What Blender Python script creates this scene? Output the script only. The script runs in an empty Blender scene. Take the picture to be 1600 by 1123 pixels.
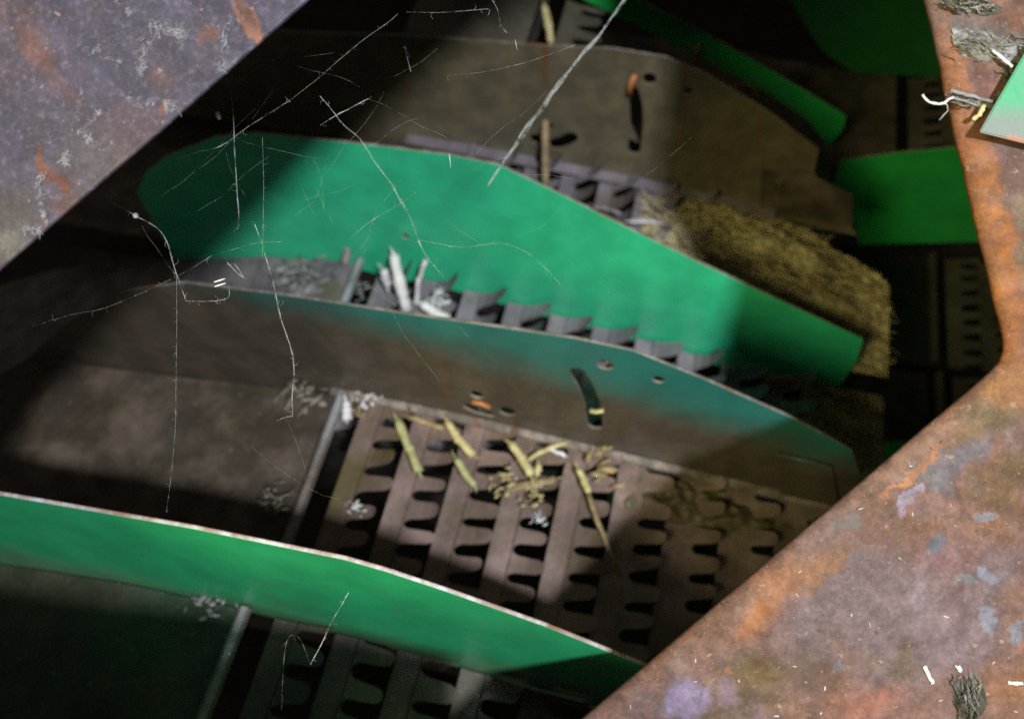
import bpy, bmesh, math, random
import numpy as np
from mathutils import Vector, Matrix, noise

random.seed(7)
SC = bpy.context.scene
COL = SC.collection

# ------------------------------------------------------------------ camera
F = 1386.0
def nrm(v): return v / np.linalg.norm(v)
_a = nrm(np.array([6600, 900, -1386.])); _b = nrm(np.array([4335, 1982, 1386.]))
_n = nrm(np.cross(_a, _b)); _u = np.cross(_a, _n)
RM = np.array([_a, _n, _u])
RIGHT, DOWN, FWD = RM[:, 0], RM[:, 1], RM[:, 2]
CP = np.array([0, 0, .78])
cam = bpy.data.cameras.new('camera'); camo = bpy.data.objects.new('camera', cam); COL.objects.link(camo)
m = Matrix(((RIGHT[0], -DOWN[0], -FWD[0], CP[0]), (RIGHT[1], -DOWN[1], -FWD[1], CP[1]),
            (RIGHT[2], -DOWN[2], -FWD[2], CP[2]), (0, 0, 0, 1)))
camo.matrix_world = m
cam.sensor_width = 36; cam.lens = 36 * F / 1600; cam.clip_start = .02; cam.clip_end = 60
cam.dof.use_dof = True; cam.dof.focus_distance = .48; cam.dof.aperture_fstop = 6.0
SC.camera = camo

# ------------------------------------------------------------------ light
W = bpy.data.worlds.new('World'); SC.world = W; W.use_nodes = True
bg = W.node_tree.nodes['Background']; bg.inputs[0].default_value = (1, .88, .72, 1); bg.inputs[1].default_value = .16
def lamp(name, loc, target, size, power, color):
    l = bpy.data.lights.new(name, 'AREA'); l.shape = 'DISK'; l.size = size; l.energy = power; l.color = color
    o = bpy.data.objects.new(name, l); COL.objects.link(o); o.location = loc
    o.rotation_euler = (Vector(target) - Vector(loc)).to_track_quat('-Z', 'Y').to_euler(); return o
lamp('daylight_window', (.88, -.80, 2.30), (-.1, .4, .1), .17, 112, (.90, .95, 1.0))
lamp('soft_daylight', (-.60, -.90, 1.60), (0, .4, .2), 0.5, 27, (1.0, .93, .44))
SC.view_settings.view_transform = 'Standard'; SC.view_settings.look = 'None'
SC.view_settings.exposure = 0; SC.view_settings.gamma = 1; SC.view_settings.use_curve_mapping = False
SC.cycles.use_denoising = False
SC.cycles.max_bounces = 6

# ------------------------------------------------------------------ helpers: measured rays to real points
def ray(px, py): return (px - 800) / F * RIGHT + (py - 561.5) / F * DOWN + FWD
def onY(px, py, y): r = ray(px, py); return CP + r * (y / r[1])
def onZ(px, py, z): r = ray(px, py); return CP + r * ((z - CP[2]) / r[2])
def dep(px, py, d): return CP + ray(px, py) * d

def lin(c):
    return tuple(((v / 255) / 12.92 if v / 255 <= .04045 else ((v / 255 + .055) / 1.055) ** 2.4) for v in c[:3]) + (1,)

def ob(name, me, mats, parent=None, loc=None, smooth=False):
    o = bpy.data.objects.new(name, me); COL.objects.link(o)
    for mt in (mats if isinstance(mats, (list, tuple)) else [mats]): me.materials.append(mt)
    if parent is not None: o.parent = parent
    if loc is not None: o.location = loc
    if smooth:
        for p in me.polygons: p.use_smooth = True
    return o
def tag(o, label, cat, group=None, kind=None):
    o['label'] = label
    if cat: o['category'] = cat
    if group: o['group'] = group
    if kind: o['kind'] = kind
    return o
def empty(name, loc, label, cat, group=None):
    o = bpy.data.objects.new(name, None); COL.objects.link(o); o.location = loc; o.empty_display_size = .05
    return tag(o, label, cat, group)

class MB:
    """collects vertices and faces in world space"""
    def __init__(s): s.v = []; s.f = []; s.m = []
    def add(s, vs, fs, mi=0):
        b = len(s.v); s.v += [tuple(float(c) for c in v) for v in vs]
        s.f += [tuple(b + i for i in f) for f in fs]; s.m += [mi] * len(fs)
    def box(s, x0, x1, y0, y1, z0, z1, mi=0):
        s.add([(x0,y0,z0),(x1,y0,z0),(x1,y1,z0),(x0,y1,z0),(x0,y0,z1),(x1,y0,z1),(x1,y1,z1),(x0,y1,z1)],
              [(0,3,2,1),(4,5,6,7),(0,1,5,4),(1,2,6,5),(2,3,7,6),(3,0,4,7)], mi)
    def tube(s, pts, rad, n=8, flat=1.0, mi=0, cap=True):
        pts = [np.array(p, float) for p in pts]; L = len(pts); vs = []
        if not hasattr(rad, '__len__'): rad = [rad] * L
        up = np.array([.3, .2, .93]); prev = None
        for i, p in enumerate(pts):
            t = nrm(pts[min(i+1, L-1)] - pts[max(i-1, 0)] + 1e-12)
            if prev is None:
                a = np.cross(t, up)
                if np.linalg.norm(a) < .05: a = np.cross(t, [1, 0, 0])
            else: a = prev - t * np.dot(prev, t)
            a = nrm(a); prev = a; b = np.cross(t, a)
            for k in range(n):
                th = 2 * math.pi * k / n
                vs.append(p + (a * math.cos(th) + b * math.sin(th) * flat) * rad[i])
        fs = [(i*n+k, i*n+(k+1) % n, (i+1)*n+(k+1) % n, (i+1)*n+k) for i in range(L-1) for k in range(n)]
        if cap: fs += [tuple(range(n))[::-1], tuple((L-1)*n + k for k in range(n))]
        s.add(vs, fs, mi)
    def build(s, name, mats, parent=None, smooth=False, origin=None):
        me = bpy.data.meshes.new(name)
        o0 = np.array(parent.location if parent is not None and origin is None else (origin if origin is not None else (0, 0, 0)), float)
        me.from_pydata([tuple(np.array(v) - o0) for v in s.v], [], s.f); me.update()
        bm = bmesh.new(); bm.from_mesh(me); bmesh.ops.recalc_face_normals(bm, faces=bm.faces); bm.to_mesh(me); bm.free()
        for p, k in zip(me.polygons, s.m): p.material_index = k
        o = ob(name, me, mats, parent, None if parent is not None else tuple(o0), smooth)
        return o

# ------------------------------------------------------------------ materials
class N:
    def __init__(s, name):
        s.mat = bpy.data.materials.new(name); s.mat.use_nodes = True; s.t = s.mat.node_tree
        s.b = s.t.nodes['Principled BSDF']; s.tc = s.t.nodes.new('ShaderNodeTexCoord').outputs['Object']
    def n(s, ty, **k):
        o = s.t.nodes.new(ty)
        for a, v in k.items(): setattr(o, a, v)
        return o
    def put(s, sock, v):
        if isinstance(v, bpy.types.NodeSocket): s.t.links.new(v, sock)
        elif isinstance(v, (tuple, list)) and sock.type == 'RGBA' and len(v) == 3: sock.default_value = (*v, 1)
        else: sock.default_value = v
    def noise(s, scale, detail=4, rough=.55, vec=None, dist=0, out='Fac'):
        o = s.n('ShaderNodeTexNoise'); s.put(o.inputs['Vector'], vec if vec is not None else s.tc)
        o.inputs['Scale'].default_value = scale; o.inputs['Detail'].default_value = detail
        o.inputs['Roughness'].default_value = rough; o.inputs['Distortion'].default_value = dist
        return o.outputs[out]
    def math(s, op, a, b=0.0, c=None):
        o = s.n('ShaderNodeMath', operation=op); s.put(o.inputs[0], a); s.put(o.inputs[1], b)
        if c is not None: s.put(o.inputs[2], c)
        return o.outputs[0]
    def mr(s, v, a, b, c=0., d=1.):
        o = s.n('ShaderNodeMapRange', interpolation_type='SMOOTHSTEP'); s.put(o.inputs[0], v)
        for i, q in enumerate((a, b, c, d)): s.put(o.inputs[i+1], q)
        return o.outputs[0]
    def mix(s, f, a, b, mode='MIX'):
        o = s.n('ShaderNodeMix', data_type='RGBA', blend_type=mode); s.put(o.inputs[0], f)
        s.put(o.inputs[6], a); s.put(o.inputs[7], b); return o.outputs[2]
    def vmath(s, op, a, b):
        o = s.n('ShaderNodeVectorMath', operation=op); s.put(o.inputs[0], a); s.put(o.inputs[1], b); return o.outputs[0]
    def scale(s, sc, vec=None, rot=(0, 0, 0), loc=(0, 0, 0)):
        o = s.n('ShaderNodeMapping'); s.put(o.inputs[0], vec if vec is not None else s.tc)
        o.inputs['Location'].default_value = loc; o.inputs['Rotation'].default_value = rot; o.inputs['Scale'].default_value = sc
        return o.outputs[0]
    def bump(s, h, strength=.3, dist=.002, prev=None):
        o = s.n('ShaderNodeBump'); s.put(o.inputs['Height'], h); o.inputs['Strength'].default_value = strength
        o.inputs['Distance'].default_value = dist
        if prev is not None: s.t.links.new(prev, o.inputs['Normal'])
        return o.outputs[0]
    def fin(s, col, rough=.6, bump=None, metal=0.0, spec=.5):
        s.put(s.b.inputs['Base Color'], col); s.put(s.b.inputs['Roughness'], rough); s.put(s.b.inputs['Metallic'], metal)
        s.b.inputs['Specular IOR Level'].default_value = spec
        if bump is not None: s.t.links.new(bump, s.b.inputs['Normal'])
        return s.mat

GREEN = (.034, .50, .245)
def paint(name, dirt=0.15, zlo=-9., zhi=-8., kx=0., dcol=(.06, .05, .028), green=GREEN, rough=.3, streak=.0, dmax=1.):
    s = N(name)
    sep = s.n('ShaderNodeSeparateXYZ'); s.put(sep.inputs[0], s.tc)
    h = s.math('ADD', sep.outputs[2], s.math('MULTIPLY', sep.outputs[0], kx))
    h = s.math('ADD', h, s.math('MULTIPLY', s.math('SUBTRACT', s.noise(14, 5), .5), .07))
    film = s.mr(h, zlo, zhi, dmax, 0)
    sp = s.mr(s.noise(55, 6, .7), .62, .72)
    sp = s.math('MULTIPLY', sp, dirt)
    lowd = s.math('MULTIPLY', s.mr(s.noise(9, 5, .65), .5, .85), dirt)
    g = s.mix(s.mr(s.noise(20, 3), .3, .7), green, tuple(v * .8 for v in green))
    dc = s.mix(s.mr(s.noise(26, 5, .6), .35, .7), dcol, tuple(v * 1.6 for v in dcol))
    if streak:
        st = s.mr(s.noise(1, 4, .6, s.scale((40, 40, 3))), .56, .72)
        dc = s.mix(s.math('MULTIPLY', st, streak), dc, (.13, .045, .015))
    f = s.math('MAXIMUM', film, s.math('MAXIMUM', sp, lowd))
    col = s.mix(f, g, dc)
    r = s.mr(f, 0, 1, rough, .46)
    bp = s.bump(s.noise(240, 3), .12, .0006)
    bp = s.bump(s.noise(11, 2), .12, .004, bp)
    return s.fin(col, r, bp)

def rust_edge(name, a=(.16, .10, .085), b=(.30, .24, .22)):
    s = N(name); c = s.mix(s.mr(s.noise(60, 5, .7), .4, .65), a, b)
    c = s.mix(s.mr(s.noise(22, 3), .55, .7), c, (.18, .06, .02))
    return s.fin(c, .45, s.bump(s.noise(300, 3), .3, .0005))

def deckmat(name, a, b, c, sc=1., metal=.25):
    s = N(name)
    col = s.mix(s.mr(s.noise(18 * sc, 6, .65), .38, .66), a, b)
    col = s.mix(s.mr(s.noise(7 * sc, 4, .6, s.scale((1, 1, 1), loc=(3, 1, 2))), .5, .68), col, c)
    col = s.mix(s.math('MULTIPLY', s.mr(s.noise(130, 4, .7), .6, .75), .5), col, (.28, .24, .18))
    return s.fin(col, s.mr(s.noise(30, 4), .3, .7, .42, .75), s.bump(s.noise(160, 5, .7), .5, .0015), metal)

M = {}
M['green_clean'] = paint('green_paint_clean', .06, rough=.33)
M['green_dusty'] = paint('green_paint_dusty', .45, zlo=-.03, zhi=.05, kx=.12, green=(.022, .36, .14), dcol=(.09, .085, .055), rough=.4, dmax=.55)
M['green_film'] = paint('green_paint_under_brown_film', .2, zlo=.018, zhi=.10, kx=.27, dcol=(.048, .038, .027), green=(.022, .14, .125), rough=.3, streak=.25)
M['olive'] = paint('olive_grime_on_green_paint', .5, zlo=.02, zhi=.35, kx=.45, dcol=(.085, .070, .042), green=(.075, .12, .085), rough=.5, streak=.8)
M['green_deep'] = paint('green_paint_deep', .15, green=(.022, .38, .07), rough=.4)  # darker copy of the green, weak light on the far panels put into its colour
M['green_far'] = paint('green_paint_far_grimy_dimmed', .35, green=(.012, .13, .03), rough=.5, dcol=(.03, .035, .02))  # grimy, and darkened further so the colour carries the corner's dim light
M['edge'] = rust_edge('worn_panel_edge')
M['sheet_light'] = deckmat('pale_floor_dust', (.13, .11, .08), (.22, .19, .15), (.10, .09, .06), 3., 0)
M['olive_dust'] = deckmat('olive_dust_crust', (.09, .075, .04), (.15, .12, .07), (.07, .055, .03), 3., 0)
M['flange'] = rust_edge('dusty_brown_flange', (.11, .09, .075), (.24, .20, .18))
M['edge_bright'] = rust_edge('bright_worn_panel_edge', (.30, .20, .18), (.50, .48, .50))
M['deck_steel'] = deckmat('louvre_steel_pinkish', (.15, .105, .085), (.27, .185, .165), (.10, .075, .032))
M['deck_mauve'] = deckmat('louvre_steel_mauve', (.17, .145, .165), (.26, .225, .25), (.14, .11, .085))
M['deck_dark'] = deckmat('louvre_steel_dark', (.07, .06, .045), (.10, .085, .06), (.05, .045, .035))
M['sheet'] = deckmat('dusty_floor_sheet', (.042, .031, .021), (.115, .086, .060), (.042, .036, .017), .8, .05)
M['sheet_grey'] = deckmat('grey_dusty_floor_sheet', (.10, .085, .095), (.19, .17, .17), (.10, .09, .06), 1.6, .05)
M['sheet_moss_shaded'] = deckmat('mossy_floor_sheet_shaded', (.024, .030, .016), (.046, .046, .028), (.02, .042, .02), 1.2, .0)  # moss tone, with shade over the nearest floor darkened into it
M['lip'] = deckmat('worn_bright_lip', (.20, .19, .19), (.36, .36, .38), (.15, .12, .10), 1., .5)
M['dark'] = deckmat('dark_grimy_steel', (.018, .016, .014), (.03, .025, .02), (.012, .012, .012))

def straw(name, a, b, sc=1.):
    s = N(name); c = s.mix(s.mr(s.noise(1, 4, .6, s.scale((90*sc, 90*sc, 90*sc))), .3, .7), a, b)
    return s.fin(c, .6, s.bump(s.noise(400, 3), .3, .0004))
M['straw'] = straw('yellow_straw', (.30, .24, .10), (.52, .44, .22))
M['straw_green'] = straw('greenish_straw', (.24, .23, .09), (.40, .38, .19))
M['straw_pale'] = straw('bleached_straw', (.42, .38, .38), (.66, .62, .64))
M['straw_brown'] = straw('brown_straw', (.16, .11, .05), (.30, .22, .11))
M['chaff'] = straw('olive_chaff', (.11, .09, .04), (.30, .25, .12), .5)
def chaffmat():
    s = N('olive_chaff_mass'); c = s.mix(s.mr(s.noise(90, 5, .7), .3, .7), (.22, .175, .085), (.62, .52, .28))
    c = s.mix(s.mr(s.noise(13, 4, .6), .5, .68), c, (.09, .072, .035)); c = s.mix(s.mr(s.noise(24, 4, .6, s.scale((1, 1, 1), loc=(4, 4, 4))), .56, .7), c, (.42, .36, .19))
    return s.fin(c, .7, s.bump(s.noise(260, 4), .4, .001))
M['chaff_mass'] = chaffmat()
M['rust_orange'] = straw('orange_rust', (.30, .10, .03), (.45, .17, .06))
M['dust_grey'] = straw('grey_felted_dust', (.12, .115, .105), (.27, .26, .25))
M['dust_felt'] = deckmat('felted_dust', (.12, .115, .105), (.27, .26, .26), (.08, .07, .06), 6., 0)
M['scale_brown'] = deckmat('rust_scale_brown', (.15, .085, .06), (.26, .19, .17), (.25, .10, .05), 4., 0)
M['debris'] = straw('black_brown_debris', (.02, .018, .01), (.08, .07, .045))
M['white'] = straw('white_fleck', (.55, .52, .47), (.75, .73, .70))
def webmat(name, col, alpha):
    s = N(name); s.put(s.b.inputs['Alpha'], s.mr(s.noise(90, 5, .75), .40, .60, alpha*.04, alpha))
    return s.fin(col, .7)
M['web'] = webmat('cobweb_silk', (.52, .55, .54), .50)
M['web_tuft'] = webmat('web_tuft_silk', (.42, .42, .46), .42)
M['web_faint'] = webmat('thin_cobweb_silk', (.42, .45, .44), .26)
M['web_thick'] = webmat('dusty_cobweb_rope', (.40, .43, .45), .42)

# ------------------------------------------------------------------ side panels (flat sheets with holes)
def sheetmesh(name, outer, holes, y, th, parent, mats, bevel=.0006):
    """outer/holes: lists of (x, z) in the upright plane at depth y"""
    cu = bpy.data.curves.new('tmp', 'CURVE'); cu.dimensions = '2D'; cu.fill_mode = 'BOTH'
    cu.extrude = th / 2 - bevel; cu.bevel_depth = bevel; cu.bevel_resolution = 1; cu.offset = -bevel
    for loop in [outer] + holes:
        sp = cu.splines.new('POLY'); sp.points.add(len(loop) - 1)
        for i, (a, b) in enumerate(loop): sp.points[i].co = (a, b, 0, 1)
        sp.use_cyclic_u = True
    o = bpy.data.objects.new('tmp', cu); COL.objects.link(o)
    me = bpy.data.meshes.new_from_object(o.evaluated_get(bpy.context.evaluated_depsgraph_get()))
    bpy.data.objects.remove(o); me.name = name
    L = parent.location
    for v in me.vertices:
        x, z, d = v.co; v.co = (x - L.x, y + d - L.y, z - L.z)
    bm = bmesh.new(); bm.from_mesh(me); bmesh.ops.remove_doubles(bm, verts=bm.verts, dist=1e-5)
    bmesh.ops.recalc_face_normals(bm, faces=bm.faces); bm.to_mesh(me); bm.free()
    me.materials.clear()
    r = ob(name, me, mats, parent)
    for p in me.polygons: p.material_index = 0 if abs(p.normal.y) > .8 else 1
    return r
def smoothline(pts, step=None):
    return pts
def circ(c, rx, rz=None, n=18):
    rz = rz or rx
    return [(c[0] + rx * math.cos(2*math.pi*i/n), c[1] + rz * math.sin(2*math.pi*i/n)) for i in range(n)]
def slot(pts, w):
    L, R = [], []
    for i, p in enumerate(pts):
        a = np.array(pts[max(i-1, 0)]); b = np.array(pts[min(i+1, len(pts)-1)]); t = nrm(b - a); q = np.array([-t[1], t[0]])
        L.append(tuple(np.array(p) + q * w)); R.append(tuple(np.array(p) - q * w))
    def cap(p, a):
        return [(p[0] + w*math.cos(a + t), p[1] + w*math.sin(a + t)) for t in (-.9, -.45, 0, .45, .9)]
    e = nrm(np.array(pts[-1]) - np.array(pts[-2])); s = nrm(np.array(pts[0]) - np.array(pts[1]))
    return R + cap(pts[-1], math.atan2(e[1], e[0])) + L[::-1] + cap(pts[0], math.atan2(s[1], s[0]))

K = 1.3
YP = [v * K for v in (-.063, .124, .311, .498, .685, .872, 1.059)]      # planes of the side panels
def XZ(y, pts): return [(float(q[0]), float(q[2])) for q in (onY(px, py, y) for px, py in pts)]
def prof(line, x):
    xs = [p[0] for p in line]; zs = [p[1] for p in line]
    if x <= xs[0]: return zs[0] + (zs[1]-zs[0])/(xs[1]-xs[0])*(x-xs[0])
    if x >= xs[-1]: return zs[-1] + (zs[-1]-zs[-2])/(xs[-1]-xs[-2])*(x-xs[-1])
    return float(np.interp(x, xs, zs))

def uneven_sheet(y0, y1, x0, x1, line, amp, name, mat, parent, dz=0., res=.006, th=.0016):
    mb = MB(); nx = max(3, int((x1-x0)/res)); ny = max(3, int((y1-y0)/res)); vs = []
    for j in range(ny+1):
        for i in range(nx+1):
            x = x0 + (x1-x0)*i/nx; y = y0 + (y1-y0)*j/ny
            n_ = noise.fractal(Vector((x*22, y*22, amp*900)), .8, 2.2, 4)
            n2 = noise.fractal(Vector((x*6+9, y*6, amp*300)), .8, 2.2, 3)
            vs.append((x, y, prof(line, x) + dz + amp*(n_*.5+n2)))
    W_ = nx+1
    mb.add(vs, [(j*W_+i, j*W_+i+1, (j+1)*W_+i+1, (j+1)*W_+i) for j in range(ny) for i in range(nx)])
    return mb.build(name, mat, parent, True)

def louvres(y0, y1, x0, x1, line, parent, mat, pitch=.054, tooth=.031, lift=.013, solid=.42, phase=0., name='louvre_floor', rnd=None, ex=1.35, close=0., stag=True):
    """rows of pressed teeth, each row a bent strip whose fingers rise over the dark slot behind"""
    rnd = rnd or random.Random(5); mb = MB(); th = .0013
    nrow = int((x1-x0)/pitch); solid0 = solid
    for k in range(nrow):
        xk = x0 + k*pitch; cl = close*min(1, max(0, (k-3)/4)); solid = solid0 + .14*cl
        nt = int(math.ceil((y1-y0)/tooth))
        def Z(x, t):
            return prof(line, x) + lift * (t ** ex)
        # solid part, in strips so that it follows the profile
        xs = [xk, xk+pitch*.2, xk+pitch*.38, xk+pitch*solid]
        ts = [0, .12, .26, .42]
        vs = []
        for x, t in zip(xs, ts):
            for y in (y0, y1): vs.append((x, y, Z(x, t)))
        for x, t in zip(xs, ts):
            for y in (y0, y1): vs.append((x, y, Z(x, t) - th))
        fs = []
        for i in range(3):
            a = 2*i; fs += [(a, a+2, a+3, a+1), (8+a, 8+a+1, 8+a+3, 8+a+2), (a, 8+a, 8+a+2, a+2), (a+1, a+3, 8+a+3, 8+a+1)]
        fs += [(0, 1, 9, 8)]
        mb.add(vs, fs)
        # teeth
        for j in range(-2, nt+1):
            yc = y0 + (j + .5 + phase + (.5*(k % 2) if stag else 0)) * tooth + rnd.uniform(-.001, .001)
            segs = [(0, .5), (.03, .42), (.08, .35), (.2, .30), (.5, .275), (.8, .245), (.93, .19), (1.0, .09)]
            tl = rnd.uniform(.88, 1.08); lf = rnd.uniform(.7, 1.3); sk = rnd.uniform(-.08, .08)*tooth; wv = rnd.uniform(.86, 1.15)*(1+.10*cl)
            top = []
            for u, w in segs:
                x = xk + pitch*(solid + u*tl*(1.06-solid))
                t = .42 + .58*u
                zz = prof(line, x) + lift*((t**ex)*(1 if u == 0 else lf ** u))
                w = min(.5, w*wv) if u > 0 else w; ys_ = yc + sk*u; a = min(max(ys_ - w*tooth, y0), y1); b = min(max(ys_ + w*tooth, y0), y1)
                top.append((x, a, b, zz))
            if top[0][2]-top[0][1] < .004: continue
            vs = []
            for x, a, b, zz in top: vs += [(x, a, zz), (x, b, zz)]
            n_ = len(vs)
            for x, a, b, zz in top: vs += [(x, a, zz-th), (x, b, zz-th)]
            fs = []
            for i in range(len(top)-1):
                a = 2*i; fs += [(a, a+2, a+3, a+1), (n_+a, n_+a+1, n_+a+3, n_+a+2), (a, n_+a, n_+a+2, a+2), (a+1, a+3, n_+a+3, n_+a+1)]
            fs += [(n_-2, n_-1, 2*n_-1, 2*n_-2)]
            mb.add(vs, fs)
    return mb.build(name, mat, parent)

def lip(y0, y1, x, line, parent, mat, h=.014, r=.0045, skew=0.):
    mb = MB(); z = prof(line, x)
    pr = [(0, 0), (.001, h*.5), (.003, h), (.007, h+.003), (.012, h+.001), (.0135, h-.004), (.011, h-.006), (.006, h-.003), (.0015, h*.45), (.0015, -.004)]
    n_ = len(pr); vs = [(x+a+skew, y0, z+b) for a, b in pr] + [(x+a, y1, z+b) for a, b in pr]
    fs = [(i, (i+1) % n_, n_+(i+1) % n_, n_+i) for i in range(n_)] + [tuple(range(n_)), tuple(range(n_, 2*n_))[::-1]]
    mb.add(vs, fs); return mb.build('step_lip', mat, parent)

WK = 'straw walkers side by side inside the machine'
def walker(i, label, top, bot, holes_px, pm, em, xbar_px, xend_px, sheetm, louvm, lipm, sheet_amp=.002, gap=.006, lv={}, x_end_top=None, extra_gap=0., skew=0.):
    y = YP[i]; y0 = YP[i-1] + .006; y1 = y - .004 - extra_gap
    line = XZ(y, bot); tl = XZ(y, top)
    root = empty('straw_walker', (0, y, 0), label, 'straw walker', WK)
    xa = tl[0][0]-.01; low = [(xa, prof(line, xa)-.014)]+[(x, z-.014) for x, z in line if x > xa]
    outer = tl + low[::-1]
    holes = []
    for h in holes_px:
        if h[0] == 'c':
            c = XZ(y, [h[1]])[0]; holes.append(circ(c, h[2], h[3] if len(h) > 3 else None))
        else: holes.append(slot(XZ(y, h[1]), h[2]))
    sheetmesh('side_panel', outer, holes, y, .0030, root, [pm, em])
    xb = XZ(y, [(xbar_px, 0)])[0][0] if False else None
    # x of the step lip, from the junction line
    def x_at(px): 
        best = min(range(400), key=lambda k: abs(px - (bot[0][0] + (bot[-1][0]-bot[0][0])*k/399)))
        px_ = bot[0][0] + (bot[-1][0]-bot[0][0])*best/399
        py_ = float(np.interp(px_, [b[0] for b in bot], [b[1] for b in bot]))
        return float(onY(px_, py_, y)[0])
    xb = x_at(xbar_px); xe = x_at(xend_px)
    uneven_sheet(y0, y1, line[0][0], xb, line, sheet_amp, 'blank_floor', sheetm, root)
    lip(y0, y1, xb, line, root, lipm, skew=skew)
    louvres(y0, y1, xb+.030, xe, line, root, louvm, **lv)
    return root, line, xb, xe, y0, y1

def prism_strip(line, x0, x1, y0, y1, h0, h1, name, mat, parent, n=24):
    """a long strip following the floor line (flanges, rails)"""
    mb = MB(); vs = []
    for i in range(n+1):
        x = x0 + (x1-x0)*i/n; z = prof(line, x)
        vs += [(x, y0, z+h0), (x, y1, z+h0), (x, y1, z+h1), (x, y0, z+h1)]
    fs = []
    for i in range(n):
        for k in range(4): fs.append((4*i+k, 4*i+(k+1) % 4, 4*i+4+(k+1) % 4, 4*i+4+k))
    fs += [(0, 1, 2, 3), (4*n+3, 4*n+2, 4*n+1, 4*n)]
    mb.add(vs, fs); return mb.build(name, mat, parent)

# walker nearest the camera (bottom of the picture)
R1 = walker(1, 'nearest straw walker, narrow green panel with bare bright top edge, mossy floor darkened for shade',
    [(-300, 702), (0, 770), (300, 822), (540, 871), (600, 888), (700, 921), (850, 974), (1020, 1042), (1200, 1122), (1240, 1160)],
    [(-300, 830), (0, 873), (200, 905), (380, 945), (560, 990), (720, 1035), (900, 1090), (1200, 1190)],
    [], M['green_dusty'], M['edge_bright'], 380, 1150, M['sheet_moss_shaded'], M['deck_dark'], M['lip'], .0035, lv=dict(phase=.2, lift=.015))
# walker 2, brown filmed panel with slots
R2 = walker(2, 'straw walker with brown filmed panel and straws on its louvres',
    [(-100, 640), (40, 560), (110, 500), (200, 452), (290, 440), (450, 460), (620, 486), (800, 512), (900, 527), (990, 546), (1100, 590), (1240, 652), (1330, 700), (1345, 740)],
    [(-100, 650), (40, 575), (100, 560), (270, 582), (430, 602), (540, 617), (740, 660), (1000, 722), (1250, 782), (1345, 806)],
    [('s', [(903, 580), (915, 600), (926, 628), (930, 662)], .0075), ('c', (946, 568), .0075), ('c', (1029, 591), .0055),
     ('c', (745, 615), .007), ('c', (793, 641), .0085), ('s', [(732, 634), (745, 640), (766, 645)], .0055)],
    M['green_film'], M['flange'], 530, 1320, M['sheet'], M['deck_steel'], M['lip'], .0040, lv=dict(phase=.5, lift=.019, close=1., ex=1.7, tooth=.0285))
# walker 3, bright clean green panel
R3 = walker(3, 'straw walker with the large bright clean green panel in the middle, teeth along its foot',
    [(214, 300), (228, 268), (262, 242), (340, 212), (400, 207), (560, 223), (700, 240), (780, 256), (870, 299), (1000, 364), (1180, 450), (1349, 528), (1340, 560), (1312, 602)],
    [(-60, 460), (60, 425), (150, 408), (300, 402), (420, 397), (540, 405), (600, 420), (700, 441), (1000, 525), (1120, 560), (1250, 592), (1313, 604)],
    [('c', (634, 368), .004)], M['green_clean'], M['edge'], 560, 1330, M['sheet_grey'], M['deck_mauve'], M['lip'], .0045, lv=dict(phase=.61, lift=.042, ex=2.6, pitch=.056, tooth=.036, solid=.42, stag=False))
# walker 4, olive panel
R4 = walker(4, 'straw walker with dull olive brown panel, curved black slot and bolt holes',
    [(150, 28), (300, 38), (470, 50), (640, 55), (850, 70), (960, 75), (1040, 88), (1100, 112), (1200, 172), (1280, 232), (1272, 268)],
    [(150, 160), (300, 178), (480, 200), (640, 218), (700, 228), (850, 256), (1000, 286), (1200, 330), (1345, 358)],
    [('s', [(988, 142), (994, 165), (995, 195), (991, 232)], .0085), ('c', (1015, 122), .0085), ('c', (1075, 141), .006),
     ('c', (838, 216), .009), ('s', [(868, 224), (882, 220), (893, 214)], .0095), ('c', (858, 196), .006)],
    M['olive'], M['flange'], 735, 1120, M['sheet'], M['deck_mauve'], M['lip'], .003, lv=dict(phase=.61, lift=.036, ex=2.4, tooth=.036, stag=False))
# walker 5, narrow green strip
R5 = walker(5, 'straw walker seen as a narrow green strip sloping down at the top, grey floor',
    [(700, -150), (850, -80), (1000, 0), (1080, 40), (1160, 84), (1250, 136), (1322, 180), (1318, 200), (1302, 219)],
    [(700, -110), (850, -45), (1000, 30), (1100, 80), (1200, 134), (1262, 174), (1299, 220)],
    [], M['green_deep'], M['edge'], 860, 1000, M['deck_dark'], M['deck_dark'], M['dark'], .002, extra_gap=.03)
# floor of walker 5 continues as a grey sheet to its end
uneven_sheet(YP[4]+.006, YP[5]-.045, R5[3], R5[1][-1][0], R5[1], .002, 'blank_floor', M['deck_dark'], R5[0])

# long base flanges along the foot of the filmed and the olive panels
prism_strip(R2[1], XZ(YP[2], [(540, 617)])[0][0]-.01, R2[1][-1][0], YP[2]-.010, YP[2]-.0020, .012, .017, 'base_flange', M['flange'], R2[0])
prism_strip(R4[1], XZ(YP[4], [(640, 218)])[0][0], XZ(YP[4], [(1210, 332)])[0][0], YP[4]-.020, YP[4]-.0020, .010, .0125, 'base_flange', M['deck_mauve'], R4[0])
# end brackets
def bracket(root, y, pts, hole, mat, off=.006):
    sheetmesh('end_bracket', XZ(y-off, pts), [circ(XZ(y-off, [hole])[0], .007)] if hole else [], y-off, .003, root, [mat, mat])
bracket(R4[0], YP[4], [(1190, 266), (1250, 266), (1332, 303), (1333, 352), (1280, 345), (1188, 328)], (1215, 283), M['sheet'])
bracket(R2[0], YP[2], [(1212, 708), (1300, 728), (1312, 790), (1225, 772)], None, M['green_film'], .004)
# near-side rails and skirts below each floor
for r in (R1, R2, R3, R4):
    prism_strip(r[1], r[1][0][0], r[1][-1][0], r[4]-.003, r[4]-.0005, -.05, -.002, 'side_rail', M['dark'], r[0])
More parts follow.
